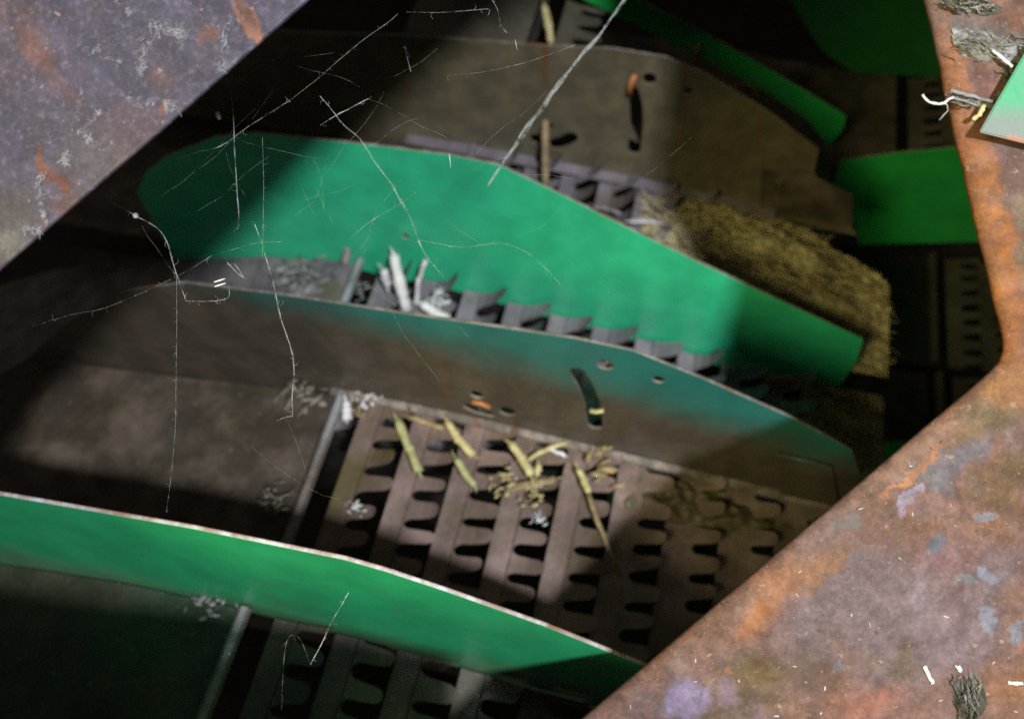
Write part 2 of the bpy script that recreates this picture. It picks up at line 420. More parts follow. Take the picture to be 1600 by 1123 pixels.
# tail sheets at the end of walkers 3 and 4 (where the chaff lies)
def xpx(y, px, py): return float(onY(px, py, y)[0])
T4 = uneven_sheet(YP[3]+.004, YP[4]-.006, R4[3]-.02, xpx(YP[4], 1270, 346), R4[1], .003, 'tail_sheet', M['sheet'], R4[0], dz=-.004)
T3 = uneven_sheet(YP[2]+.006, YP[3]+.002, R3[3]-.02, xpx(YP[3], 1385, 600), R3[1], .003, 'tail_sheet', M['sheet'], R3[0], dz=-.006)

# lower step of the far walkers, seen through at the right
ze = [(x, z) for x, z in XZ(YP[5], [(1330, 383), (1560, 376), (1700, 374)])]
zl = min(z for _, z in ze[:2]) - .002
lineL = [(ze[0][0], zl), (ze[2][0], zl-.01)]
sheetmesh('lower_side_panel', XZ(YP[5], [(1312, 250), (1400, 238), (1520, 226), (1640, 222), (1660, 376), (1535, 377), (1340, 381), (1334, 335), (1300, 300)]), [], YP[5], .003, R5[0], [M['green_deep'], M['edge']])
xL0, xL1 = ze[0][0]-.02, ze[2][0]+.02
xbar = float(onZ(1450, 430, zl)[0])
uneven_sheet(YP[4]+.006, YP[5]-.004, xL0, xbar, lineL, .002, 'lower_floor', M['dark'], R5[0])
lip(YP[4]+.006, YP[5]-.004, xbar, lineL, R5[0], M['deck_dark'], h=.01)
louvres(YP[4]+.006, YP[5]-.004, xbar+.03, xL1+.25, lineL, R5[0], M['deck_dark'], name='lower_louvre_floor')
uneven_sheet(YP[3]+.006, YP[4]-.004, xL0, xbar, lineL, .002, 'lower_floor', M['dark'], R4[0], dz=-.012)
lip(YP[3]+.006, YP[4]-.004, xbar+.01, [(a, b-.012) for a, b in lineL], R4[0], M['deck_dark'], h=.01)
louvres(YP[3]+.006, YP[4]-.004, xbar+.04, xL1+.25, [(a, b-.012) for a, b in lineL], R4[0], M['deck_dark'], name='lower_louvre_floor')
sheetmesh('lower_side_panel', XZ(YP[3], [(1322, 700), (1350, 690), (1440, 688), (1520, 700), (1520, 790), (1330, 760), (1305, 730)]), [], YP[3], .003, R3[0], [M['green_deep'], M['edge']])

# walker 6: chaff covered floor beyond the narrow strip, green panel behind it at the top right
y6 = YP[6]
r6 = empty('straw_walker', (.1, y6, -.1), 'farthest straw walker, dark green panel in the top right corner', 'straw walker', WK)
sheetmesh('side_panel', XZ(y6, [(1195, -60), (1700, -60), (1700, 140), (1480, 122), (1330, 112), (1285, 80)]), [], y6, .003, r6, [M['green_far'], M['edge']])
l6 = XZ(y6, [(900, -120), (1195, 0), (1330, 112), (1480, 122), (1700, 150)])
l6 = [(l6[0][0], l6[2][1]+.06), (l6[1][0], l6[2][1]+.03), (l6[2][0], l6[2][1]), (l6[4][0], l6[3][1]-.02)]
uneven_sheet(YP[5]+.006, y6-.003, l6[0][0], XZ(y6, [(1400, 120)])[0][0], l6, .006, 'blank_floor', M['sheet'], r6)
louvres(YP[5]+.006, y6-.003, XZ(y6, [(1400, 120)])[0][0]+.02, l6[3][0], l6, r6, M['deck_dark'])

# machine hull behind and below
def hull(name, mb, mat, label=None):
    o = mb.build(name, mat); o['kind'] = 'structure'; return o
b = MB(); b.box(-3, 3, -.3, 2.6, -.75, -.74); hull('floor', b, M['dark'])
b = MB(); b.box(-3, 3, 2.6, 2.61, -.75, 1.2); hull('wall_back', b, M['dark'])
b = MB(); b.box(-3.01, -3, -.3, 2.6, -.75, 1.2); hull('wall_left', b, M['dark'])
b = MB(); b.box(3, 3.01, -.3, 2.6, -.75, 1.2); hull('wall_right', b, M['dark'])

# ------------------------------------------------------------------ rusty hatch plates
def plate_mat(name, base, patches, nscale=26, d=.5, grit=.28, chips=True, tint=(.86, .76, .73)):
    """patches: (px, py, rx, ry, angle_deg, colour, strength, softness) measured on the plate itself in metres"""
    s = N(name)
    col = base(s)
    wob = s.noise(34, 6, .7, out='Color'); wob = s.vmath('SUBTRACT', wob, (.5, .5, .5)); 
    o = s.n('ShaderNodeVectorMath', operation='SCALE'); s.put(o.inputs[0], wob); o.inputs[3].default_value = .035
    P = s.vmath('ADD', s.tc, o.outputs[0])
    shade = s.mr(s.noise(90, 5, .75), .3, .7, 1, .55); sh3 = s.n('ShaderNodeCombineXYZ'); [s.put(sh3.inputs[q], shade) for q in range(3)]
    for (u, v, rx, ry, ang, c, st, soft) in patches:
        mp = s.n('ShaderNodeMapping', vector_type='TEXTURE'); s.put(mp.inputs[0], P)
        mp.inputs['Location'].default_value = (u, v, 0); mp.inputs['Rotation'].default_value = (0, 0, math.radians(ang))
        mp.inputs['Scale'].default_value = (rx, ry, 1)
        ln = s.n('ShaderNodeVectorMath', operation='LENGTH'); s.put(ln.inputs[0], mp.outputs[0])
        f = s.mr(ln.outputs['Value'], 1-soft, 1+soft*.3, st, 0)
        col = s.mix(f, col, c)
    col = s.mix(.55, col, sh3.outputs[0], 'MULTIPLY')
    ov = s.mix(s.mr(s.noise(75, 7, .8), .36, .66), (.48, .45, .44), (1.05, 1.02, 1.0))
    col = s.mix(.85, col, ov, 'MULTIPLY')
    col = s.mix(s.math('MULTIPLY', s.mr(s.noise(330, 4, .75), .56, .72), grit), col, (.45, .38, .36))
    col = s.mix(s.math('MULTIPLY', s.mr(s.noise(21, 5, .6, s.scale((1, 1, 1), loc=(7, 7, 0))), .52, .66), .35), col, (.06, .045, .04))
    if chips:
        n1 = s.noise(62, 6, .7, s.scale((1, 1, 1), loc=(3, 9, 0)))
        col = s.mix(s.mr(n1, .635, .65), col, (.085, .05, .04)); col = s.mix(s.mr(n1, .665, .675), col, (.24, .20, .19))
        n2 = s.noise(120, 5, .7, s.scale((1, 1, 1), loc=(8, 2, 0))); col = s.mix(s.math('MULTIPLY', s.mr(n2, .64, .66), .8), col, (.34, .22, .17))
    col = s.mix(1.0, col, tint, 'MULTIPLY')
    return s, col
def uvpx(px, py, d, cx, cy):     # pixel to the plate's own metric plane, y up
    return ((px - cx) / F * d, -(py - cy) / F * d)
def plate_basis(cx, cy, d):
    o = dep(cx, cy, d); mt = Matrix(((RIGHT[0], -DOWN[0], -FWD[0], o[0]), (RIGHT[1], -DOWN[1], -FWD[1], o[1]), (RIGHT[2], -DOWN[2], -FWD[2], o[2]), (0, 0, 0, 1)))
    return mt
def rough_edge(edge, amp=.0005, step=.006, seed=0):
    out = [edge[0]]; rnd = random.Random(seed)
    for a, b_ in zip(edge, edge[1:]):
        L = math.dist(a, b_); k = max(1, min(60, int(L/step)))
        for j in range(1, k+1):
            t = j/k; x = a[0]*(1-t)+b_[0]*t; y = a[1]*(1-t)+b_[1]*t
            w_ = amp*(noise.noise(Vector((x*60, y*60, seed)))*1.6+noise.noise(Vector((x*230, y*230, seed)))*.5)
            out.append((x+w_, y+w_))
    return out
def offset_edge(edge, dist):
    out = []
    for i, p in enumerate(edge):
        a = np.array(edge[max(i-1, 0)]); b_ = np.array(edge[min(i+1, len(edge)-1)]); t = nrm(b_ - a)
        out.append(tuple(np.array(p) + dist*np.array([-t[1], t[0]])))
    return out
def plate(name, edge, outer, cross, mats, basis, label, cat, lipname):
    """edge: opening edge polyline (plane metres); cross: [(inward offset, height towards viewer)]"""
    root = bpy.data.objects.new(name, None); COL.objects.link(root); root.matrix_world = basis; tag(root, label, cat)
    edge = rough_edge(edge, seed=len(edge))
    rings = [(offset_edge(edge, o_), h) for o_, h in cross]
    n_ = len(edge); vs, fs = [], []
    for r, h in rings: vs += [(p[0], p[1], h) for p in r]
    # folded back side to give the lip thickness
    for i in range(len(rings)-1):
        for k in range(n_-1): fs.append((i*n_+k, i*n_+k+1, (i+1)*n_+k+1, (i+1)*n_+k))
    me = bpy.data.meshes.new(lipname); me.from_pydata(vs, [], fs); me.update()
    lo = ob(lipname, me, mats[1], root, smooth=True)
    # flat plate
    last, h = rings[-1]
    cu = [(p[0], p[1]) for p in last] + outer
    # fine grid clipped by polygon: use triangulated fan of ngon with subdivision through bmesh
    bm = bmesh.new(); f = bm.faces.new([bm.verts.new((x, y, h)) for x, y in cu])
    bm.normal_update()
    if f.normal.z < 0: f.normal_flip()
    me2 = bpy.data.meshes.new('plate_sheet'); bm.to_mesh(me2); bm.free()
    po = ob('plate_sheet', me2, mats[0], root)
    sm = po.modifiers.new('thickness', 'SOLIDIFY'); sm.thickness = .0028; sm.offset = -1
    return root

# upper left plate: grey mauve paint with rust streaks
dU = .395; cU = (200, 150)
uU = lambda px, py: uvpx(px, py, dU, *cU)
def baseU(s):
    c = s.mix(s.mr(s.noise(30, 8, .75), .38, .62), (.066, .057, .086), (.108, .096, .132))
    c = s.mix(s.mr(s.noise(11, 5, .6), .48, .66), c, (.125, .085, .085))
    c = s.mix(s.math('MULTIPLY', s.mr(s.noise(1, 5, .7, s.scale((14, 55, 1), rot=(0, 0, math.radians(30)))), .56, .72), .55), c, (.13, .06, .045))
    c = s.mix(s.math('MULTIPLY', s.mr(s.noise(300, 4, .7), .5, .8), .5), c, (.30, .28, .32))
    return c
def pU(px, py, rx, ry, ang, c, st=.9, soft=.5): u, v = uU(px, py); k = dU/F; return (u, v, rx*k, ry*k, ang, c, st, soft)
sU, colU = plate_mat('grey_mauve_plate_with_rust_streaks', baseU, [
    pU(388, 30, 18, 62, 32, (.36, .17, .10), .95, .5), pU(372, 0, 10, 50, 32, (.10, .055, .04), .8, .5),
    pU(85, 270, 13, 48, 45, (.17, .06, .035), .95, .5), pU(60, 244, 9, 12, 20, (.22, .09, .03), .9, .5),
    pU(60, 75, 22, 60, 32, (.20, .10, .075), .75, .7), pU(98, 130, 20, 60, 28, (.16, .085, .08), .6, .8),
    pU(185, 245, 10, 22, 40, (.21, .08, .05), .8, .6), pU(262, 172, 14, 9, 30, (.30, .12, .07), .95, .4),
    pU(245, 125, 26, 30, 0, (.18, .09, .085), .6, .9), pU(325, 62, 10, 14, 0, (.22, .09, .06), .8, .6),
    pU(110, 320, 30, 20, 40, (.17, .085, .07), .8, .8), pU(20, 340, 60, 50, 0, (.10, .085, .065), .75, .9),
    pU(5, 395, 35, 28, 40, (.20, .19, .14), .8, .6), pU(200, 210, 70, 30, 40, (.14, .095, .115), .6, .9),
    pU(140, 235, 60, 45, 0, (.12, .12, .11), .6, .9)], grit=.12, tint=(.62, .60, .76))
bU = sU.bump(sU.noise(160, 6, .75), .45, .0012); bU = sU.bump(sU.noise(22, 4), .3, .003, bU)
mU = sU.fin(colU, sU.mr(sU.noise(40, 4), .3, .7, .5, .75), bU, .0, .35)
PU = plate('hatch_plate', [uU(*p) for p in [(1400, -808), (480, 0), (380, 88), (250, 204), (120, 316), (0, 420), (-160, 560), (-290, 690), (-370, 830), (-390, 1120), (-370, 1150), (300, 1200), (900, 1310), (900, 4000)]][::-1],
    [uU(*p) for p in [(-4000, 4000), (-4000, -4000), (1400, -4000)]][::-1], [(.0006, -.003), (0, -.0024), (0, -.0008), (.0006, -.0001), (.0014, 0), (.002, 0)], (mU, mU),
    plate_basis(*cU, dU), 'grey mauve steel plate with rust streaks and old web, filling the upper left corner', 'metal plate', 'cut_edge')

# lower right plate: rusty, with bluish paint remnants and a folded lip
dL = .56; cL = (1350, 850)
uL = lambda px, py: uvpx(px, py, dL, *cL)
def baseL(s):
    c = s.mix(s.mr(s.noise(26, 8, .7), .36, .64), (.165, .085, .05), (.25, .145, .105))
    c = s.mix(s.mr(s.noise(9, 5, .6), .42, .60), c, (.175, .135, .15))
    c = s.mix(s.math('MULTIPLY', s.mr(s.noise(7, 4, .6, s.scale((1, 1, 1), loc=(5, 3, 0))), .5, .66), .8), c, (.30, .14, .05))
    c = s.mix(s.math('MULTIPLY', s.mr(s.noise(17, 6, .6, s.scale((1, 1, 1), loc=(1, 8, 0))), .54, .66), .75), c, (.12, .085, .035))
    c = s.mix(s.math('MULTIPLY', s.mr(s.noise(240, 5, .75), .52, .74), .55), c, (.36, .27, .27))
    c = s.mix(s.math('MULTIPLY', s.mr(s.noise(150, 4, .7, s.scale((1, 1, 1), loc=(2, 2, 0))), .6, .7), .8), c, (.06, .04, .035))
    c = s.mix(s.mr(s.noise(44, 5, .7, s.scale((1, 1, 1), loc=(9, 4, 0))), .66, .69), c, (.16, .19, .24))
    return c
def pL(px, py, rx, ry, ang, c, st=.9, soft=.5): u, v = uL(px, py); k = dL/F; return (u, v, rx*k, ry*k, ang, c, st, soft)
blue = (.22, .25, .33); mauve = (.29, .25, .31); orange = (.40, .17, .05); olive = (.13, .09, .03)
sL, colL = plate_mat('rusty_plate_with_blue_grey_paint_remnants', baseL, [
    pL(1560, 640, 120, 45, 30, (.15, .13, .05), .8, .9), pL(1590, 740, 90, 40, 20, olive, .85, .8),
    pL(1450, 740, 26, 52, 50, (.20, .20, .23), .95, .35), pL(1500, 715, 60, 26, 25, (.17, .16, .19), .95, .4), pL(1420, 780, 26, 13, 45, (.34, .34, .50), .95, .3),
    pL(1460, 790, 60, 25, 0, (.28, .17, .15), .7, .7), pL(1475, 870, 60, 45, 0, (.22, .13, .14), .7, .9),
    pL(1470, 855, 14, 16, 0, (.13, .15, .19), .95, .3), pL(1548, 895, 24, 18, -30, blue, .95, .3), pL(1548, 962, 16, 24, 30, blue, .95, .3),
    pL(1590, 980, 16, 22, 0, blue, .95, .3), pL(1510, 912, 22, 9, -10, (.20, .22, .26), .9, .35), pL(1535, 800, 26, 8, 0, (.24, .26, .32), .9, .4),
    pL(1330, 868, 34, 9, -5, (.15, .15, .16), .85, .5), pL(1322, 815, 26, 16, 30, (.17, .16, .16), .85, .5), pL(1363, 1030, 20, 26, 30, (.20, .15, .14), .9, .3),
    pL(1070, 1095, 42, 32, 0, (.30, .26, .46), .95, .5), pL(1140, 1085, 30, 30, 0, (.27, .19, .27), .8, .7), pL(1145, 1050, 12, 10, 0, (.5, .22, .10), .9, .5),
    pL(1190, 950, 60, 32, 60, orange, .8, .8), pL(1240, 900, 60, 30, 42, (.34, .16, .075), .8, .8), pL(1290, 880, 60, 24, 30, (.30, .15, .05), .7, .8),
    pL(1180, 1060, 60, 40, -30, olive, .85, .8), pL(1270, 1060, 60, 30, -30, (.14, .09, .05), .8, .9), pL(1350, 1100, 80, 40, 0, (.36, .16, .11), .85, .9),
    pL(1380, 940, 50, 40, 0, (.20, .15, .15), .6, .9), pL(1480, 1000, 70, 60, 0, (.25, .20, .24), .75, .9), pL(1440, 930, 30, 60, 0, mauve, .6, .9),
    pL(1545, 60, 110, 26, -15, (.16, .155, .15), .8, .5), pL(1535, 150, 60, 40, 0, (.20, .10, .085), .85, .6), pL(1600, 265, 60, 42, -10, (.17, .10, .085), .95, .4),
    pL(1610, 330, 50, 40, 0, (.21, .17, .11), .95, .5), pL(1600, 430, 30, 60, 0, (.18, .15, .10), .9, .6),
    pL(1552, 380, 40, 300, 12, (.36, .145, .035), .97, .4), pL(1500, 140, 26, 130, 12, (.33, .14, .06), .85, .6),
    pL(1430, 700, 110, 22, 41, (.30, .19, .14), .9, .5), pL(1300, 806, 110, 18, 41, (.27, .18, .16), .8, .7), pL(1570, 600, 50, 34, 41, (.36, .19, .07), .9, .6), pL(1425, 738, 75, 9, 43, (.46, .21, .07), .9, .5)])
bL = sL.bump(sL.noise(150, 6, .75), .55, .0013); bL = sL.bump(sL.noise(44, 5, .7, sL.scale((1, 1, 1), loc=(9, 4, 0))), .4, .002, bL)
mL = sL.fin(colL, sL.mr(sL.noise(40, 4), .3, .7, .5, .8), bL, .0, .35)
s = N('orange_rust_lip')
c = s.mix(s.mr(s.noise(24, 6, .65), .36, .64), (.30, .135, .045), (.40, .19, .065))
sep = s.n('ShaderNodeSeparateXYZ'); s.put(sep.inputs[0], s.tc)
c = s.mix(s.mr(sep.outputs[1], .085, -.02, 0, .8), c, s.mix(s.mr(s.noise(20, 5, .65), .4, .6), (.26, .17, .15), (.20, .13, .10)))
c = s.mix(s.math('MULTIPLY', s.mr(s.noise(90, 5, .7), .52, .7), .5), c, (.13, .075, .03))
mLip = s.fin(c, .62, s.bump(s.noise(190, 5, .7), .4, .001), 0, .3)
edgeL = [(300, 3500), (300, 1640), (560, 1430), (920, 1123), (1000, 1056), (1150, 928), (1300, 801), (1450, 673), (1520, 614), (1556, 583), (1573, 565), (1579, 548), (1578, 530), (1560, 450), (1530, 325), (1500, 200), (1482, 115), (1456, 0), (1380, -340), (1290, -740), (1290, -4000)]
PL = plate('hatch_plate', [uL(*p) for p in edgeL][::-1],
    [uL(*p) for p in [(5000, 3500), (5000, -4000)]], [(.0004, -.0098), (-.0001, -.0092), (0, -.0072), (.001, -.0055), (.004, -.0034), (.008, -.0016), (.013, -.0004), (.0165, 0), (.018, 0)], (mL, mL),
    plate_basis(*cL, dL), 'rusty orange and mauve steel plate with folded lip and blue paint flakes, right side', 'metal plate', 'folded_lip')

# green painted corner plate lying on the rusty plate at the right
def flatpoly(name, pxs, d, th, mats, label, cat, cx, cy):
    bs = plate_basis(cx, cy, d); bm = bmesh.new()
    f = bm.faces.new([bm.verts.new((*uvpx(px, py, d, cx, cy), 0)) for px, py in pxs]); bm.normal_update()
    if f.normal.z < 0: f.normal_flip()
    r = bmesh.ops.extrude_face_region(bm, geom=[f]); 
    for v in [q for q in r['geom'] if isinstance(q, bmesh.types.BMVert)]: v.co.z += th
    bmesh.ops.recalc_face_normals(bm, faces=bm.faces)
    bmesh.ops.bevel(bm, geom=[e for e in bm.edges], offset=.0007, segments=2, affect='EDGES')
    me = bpy.data.meshes.new(name); bm.to_mesh(me); bm.free()
    o = ob(name, me, mats); o.matrix_world = bs
    return tag(o, label, cat)
s = N('faded_green_paint_with_rusty_rim')
sep = s.n('ShaderNodeSeparateXYZ'); s.put(sep.inputs[0], s.tc)
hh = s.math('ADD', sep.outputs[1], s.math('MULTIPLY', s.math('SUBTRACT', s.noise(60, 5, .7), .5), .012))
c = s.mix(s.mr(s.noise(30, 4), .35, .65), (.05, .30, .15), (.09, .29, .17))
c = s.mix(s.mr(hh, .012, -.008, 0, .9), c, (.17, .185, .175))
c = s.mix(s.mr(hh, -.012, -.017, 0, .9), c, (.38, .16, .09))
mGC = s.fin(c, .45, s.bump(s.noise(200, 4), .3, .0008))
flatpoly('corner_plate', [(1527, 208), (1602, 78), (1760, -120), (2000, 0), (2000, 300), (1640, 236)], dL-.010, .003, mGC,
    'faded green painted corner plate with rusty rim at the right edge, on the rusty plate', 'metal plate', 1590, 180)

# ------------------------------------------------------------------ chaff heap, straws, flecks
def onDeck(R, px, py, h=0.):
    z = 0.
    for _ in range(14):
        p = onZ(px, py, z); z = prof(R[1], float(p[0])) + h
    return p
def stalk(pts, r, n=8, bend=.0007, k=7):
    """resample a short straw with a slight waver, split open at the ends"""
    pts = [np.array(p, float) for p in pts]; out = []
    seg = np.linspace(0, len(pts)-1, k)
    for t in seg:
        i = min(int(t), len(pts)-2); q = pts[i]*(1-(t-i)) + pts[i+1]*(t-i)
        out.append(q + np.array([random.uniform(-1, 1) for _ in range(3)])*bend)
    rr = [r*random.uniform(.85, 1.1) for _ in out]; return out, rr
SG = 'broken straws on the louvres'
def straw_on(R, pxs, wpx, mat, label, h=.018, name='straw', group=SG, hs=None, flat=.75, cat='straw'):
    pts = [onDeck(R, px, py, (hs[i] if hs else h)) for i, (px, py) in enumerate(pxs)]
    d = float(np.dot(pts[0]-CP, FWD)); r = wpx/2/F*d
    mb = MB(); o_, rr = stalk(pts, r); mb.tube(o_, rr, 8, flat)
    # node ring and a frayed splinter
    j = len(o_)//2; t = nrm(o_[-1]-o_[0])
    mb.tube([o_[j]-t*.001, o_[j]+t*.001], [r*1.18]*2, 8, flat)
    for e, sg in ((o_[0], -1), (o_[-1], 1)):
        mb.tube([e, e+t*sg*r*1.8+np.array([random.uniform(-1, 1) for _ in range(3)])*r*.8], [r*.4, r*.1], 5, .5)
    o = mb.build(name, mat, None, True, origin=tuple(pts[0])); return tag(o, label, cat, group)
straw_on(R2, [(622, 655), (640, 700), (655, 737)], 15, M['straw_green'], 'thick greenish straw leaning leftmost of the long ones on the louvres')
straw_on(R2, [(700, 658), (716, 686), (740, 712)], 14, M['straw'], 'yellow brown straw slanting just below the brown panel foot, right of the green one')
straw_on(R2, [(712, 716), (726, 738), (742, 758)], 12, M['straw_green'], 'short olive straw below the yellow brown one on the louvres')
straw_on(R2, [(800, 692), (815, 716), (830, 742)], 16, M['straw'], 'fat pale yellow straw standing beside the forked twig')
straw_on(R2, [(826, 717), (850, 703), (885, 691)], 8, M['straw'], 'forked pale twig lying towards the flange, upper of the pile', name='forked_twig')
straw_on(R2, [(857, 702), (872, 706), (882, 712)], 7, M['straw_pale'], 'tiny pale fork tip right of the twig')
straw_on(R2, [(903, 732), (912, 750), (920, 768)], 12, M['straw'], 'stubby yellow straw above the long thin stalk')
straw_on(R2, [(920, 772), (934, 815), (950, 855), (970, 898)], 9, M['straw_brown'], 'long thin brownish stalk running down over the louvres', name='straw')
straw_on(R2, [(541, 628), (543, 655)], 15, M['straw_pale'], 'pale stub beside the bright step lip')
straw_on(R2, [(640, 652), (668, 660), (692, 668)], 10, M['straw_brown'], 'flat pinkish straw lying along the panel foot between two stalks')
straw_on(R2, [(842, 726), (838, 742)], 11, M['straw'], 'small yellow stub tucked right of the fat pale straw')
straw_on(R2, [(800, 762), (835, 755), (868, 750)], 14, M['straw_brown'], 'broad brown husk strip lying across a louvre below the pile', flat=.3)
def clump(R, px, py, rpx, mat, label, h=.018, name='chaff_clump', cat='chaff', n=14, pts=None, group=None):
    c = onDeck(R, px, py, h) if pts is None else pts; d = float(np.dot(c-CP, FWD)); r = rpx/F*d; mb = MB()
    for _ in range(int(n*1.7)):
        a = c + np.array([random.gauss(0, .55)*r, random.gauss(0, .5)*r, random.uniform(0, .25)*r])
        th = random.uniform(0, 3.14); t = np.array([math.cos(th), math.sin(th), random.gauss(0, .25)]); q = np.array([-math.sin(th), math.cos(th), random.gauss(0, .45)])
        l = r*random.uniform(.15, .5); w_ = r*random.uniform(.05, .16); z = np.array([0, 0, w_*.35])
        top = [a-t*l, a-t*l*.3+q*w_, a+t*l*.5+q*w_*.8, a+t*l, a+t*l*.4-q*w_, a-t*l*.4-q*w_*.7]; bot = [p-z for p in top]
        mb.add(top+bot, [(0, 1, 2, 3, 4, 5), (11, 10, 9, 8, 7, 6)]+[(i, 6+i, 6+(i+1) % 6, (i+1) % 6) for i in range(6)])
    o = mb.build(name, mat, None, True, origin=tuple(c)); return tag(o, label, cat, group)
clump(R2, 786, 750, 20, M['straw'], 'yellow chaff clump left below the fat pale straw')
clump(R2, 832, 776, 17, M['straw'], 'yellow chaff knot under the broad brown husk')
clump(R2, 930, 722, 34, M['straw_brown'], 'brown papery chaff clump at the top of the long thin stalk', n=8)
clump(R2, 555, 790, 12, M['white'], 'white pinkish seed clump on the first louvre row')
clump(R2, 840, 810, 12, M['straw_pale'], 'small pale chaff bit on a louvre right of centre')
clump(R2, 575, 625, 18, M['straw_pale'], 'whitish chaff lying in the corner above the step lip')
clump(R2, 480, 610, 36, M['sheet_light'], 'dull brown fluff on the floor sheet left of the step lip')
clump(R2, 430, 780, 22, M['sheet_light'], 'pale dusty bit just left of the step lip foot')
# bleached stalks standing against walker 3
straw_on(R3, [(616, 398), (624, 440), (636, 484)], 19, M['white'], 'thick bleached white stalk standing upright before the green panel', hs=[.06, .045, .012], group=None, name='bleached_stalk')
straw_on(R3, [(600, 421), (606, 446)], 15, M['straw_pale'], 'bleached white stub left against the thick white stalk', hs=[.05, .03], group=None, name='bleached_stalk')
straw_on(R3, [(665, 406), (654, 438), (650, 476)], 8, M['straw_pale'], 'slim curved bleached stalk right of the thick white one', hs=[.06, .035, .012], group=None, name='bleached_stalk')
straw_on(R3, [(660, 474), (680, 488), (702, 500)], 18, M['white'], 'bright white husk lying on the brown panel rim', hs=[.03, .024, .02], group=None, name='white_husk', cat='husk')
straw_on(R3, [(545, 380), (538, 412)], 13, M['dust_grey'], 'mauve stub standing at the foot of the green panel', hs=[.03, .01], group=None, name='stub')
clump(R3, 682, 466, 22, M['straw_pale'], 'loose white fluff above the white husk', h=.03, n=10)
clump(R3, 475, 442, 44, M['dust_felt'], 'grey fluff on the mauve floor left of the white stalks', h=.003, n=22)
clump(R3, 562, 455, 20, M['dust_felt'], 'bluish grey fluff just left of the thick white stalk', h=.004, n=10)
straw_on(R3, [(1195, 592), (1225, 590), (1255, 592)], 9, M['rust_orange'], 'small orange rusty scrap at the lower end of the green panel', h=.02, group=None, name='rusty_scrap', cat='scrap')
# straws standing before the olive panel
straw_on(R4, [(853, 188), (852, 240), (853, 292)], 13, M['straw_brown'], 'upright tan straw standing before the olive panel holes', hs=[.085, .05, .01], group=None)
straw_on(R5, [(851, 10), (857, 42), (861, 68)], 13, M['straw'], 'short tan straw upright behind the top edge of the olive panel', hs=[.03, .02, .005], group=None)
straw_on(R5, [(1092, 70), (1086, 98)], 10, M['straw_brown'], 'brown stub behind the olive panel kink', hs=[.03, .008], group=None)
straw_on(R5, [(1140, 140), (1160, 132), (1178, 140), (1184, 156)], 9, M['straw_brown'], 'hooked pale husk on the slope behind the olive panel', h=.012, group=None, name='hooked_husk', cat='husk')
def streak_scrap(y, pxs, wpx, mat, label, off=.004):
    pts = [onY(px, py, y-off) for px, py in pxs]; d = float(np.dot(pts[0]-CP, FWD)); mb = MB(); mb.tube(pts, wpx/2/F*d, 7, .5)
    return tag(mb.build('straw_scrap', mat, None, True, origin=tuple(pts[0])), label, 'scrap')
streak_scrap(YP[4], [(992, 118), (985, 132), (983, 150)], 10, M['rust_orange'], 'tan scrap caught at the top of the black curved slot')
streak_scrap(YP[2], [(922, 641), (932, 643), (943, 641)], 9, M['straw'], 'cream straw scrap stuck in the curved slot of the brown panel', .002)
streak_scrap(YP[2], [(738, 627), (752, 630), (766, 636)], 9, M['rust_orange'], 'orange scrap between the bolt holes of the brown panel', .003)
for (px, py) in ((946, 574), (1029, 591)):
    c = onY(px, py, YP[2]+.010); mb = MB(); r = .009
    mb.tube([c, c+np.array([0, .004, 0])], r, 14)
    o = mb.build('bolt_head', M['deck_mauve'], R2[0], True)

for q, (p0, p1, wd, lb) in enumerate([((925, 322), (972, 334), 9, 'uppermost grey blade of husk lying behind the kink of the bright green panel'),
        ((985, 345), (1080, 352), 11, 'long pale grey blade of husk pointing at the chaff heap'),
        ((1010, 366), (1060, 372), 8, 'short grey blade of husk just above the green panel rim'),
        ((1100, 350), (1072, 372), 9, 'crooked pale blade of husk at the left end of the chaff heap')]):
    straw_on(R4, [p0, ((p0[0]+p1[0])/2, (p0[1]+p1[1])/2-2), p1], wd, M['dust_grey'] if q % 2 == 0 else M['straw_pale'], lb, h=.02, name='husk_blade', group=None, cat='husk', flat=.4)
for q, (px, py, r_, lb) in enumerate([
        (330, 935, 34, 'greyish fluff in the corner above the lower step lip'), (560, 636, 18, 'buff crumbs between the flange and the step lip')]):
    clump(R1 if q < 1 else R2, px, py, r_, M['dust_felt'] if q != 1 else M['straw_brown'], lb, h=.004, n=14)
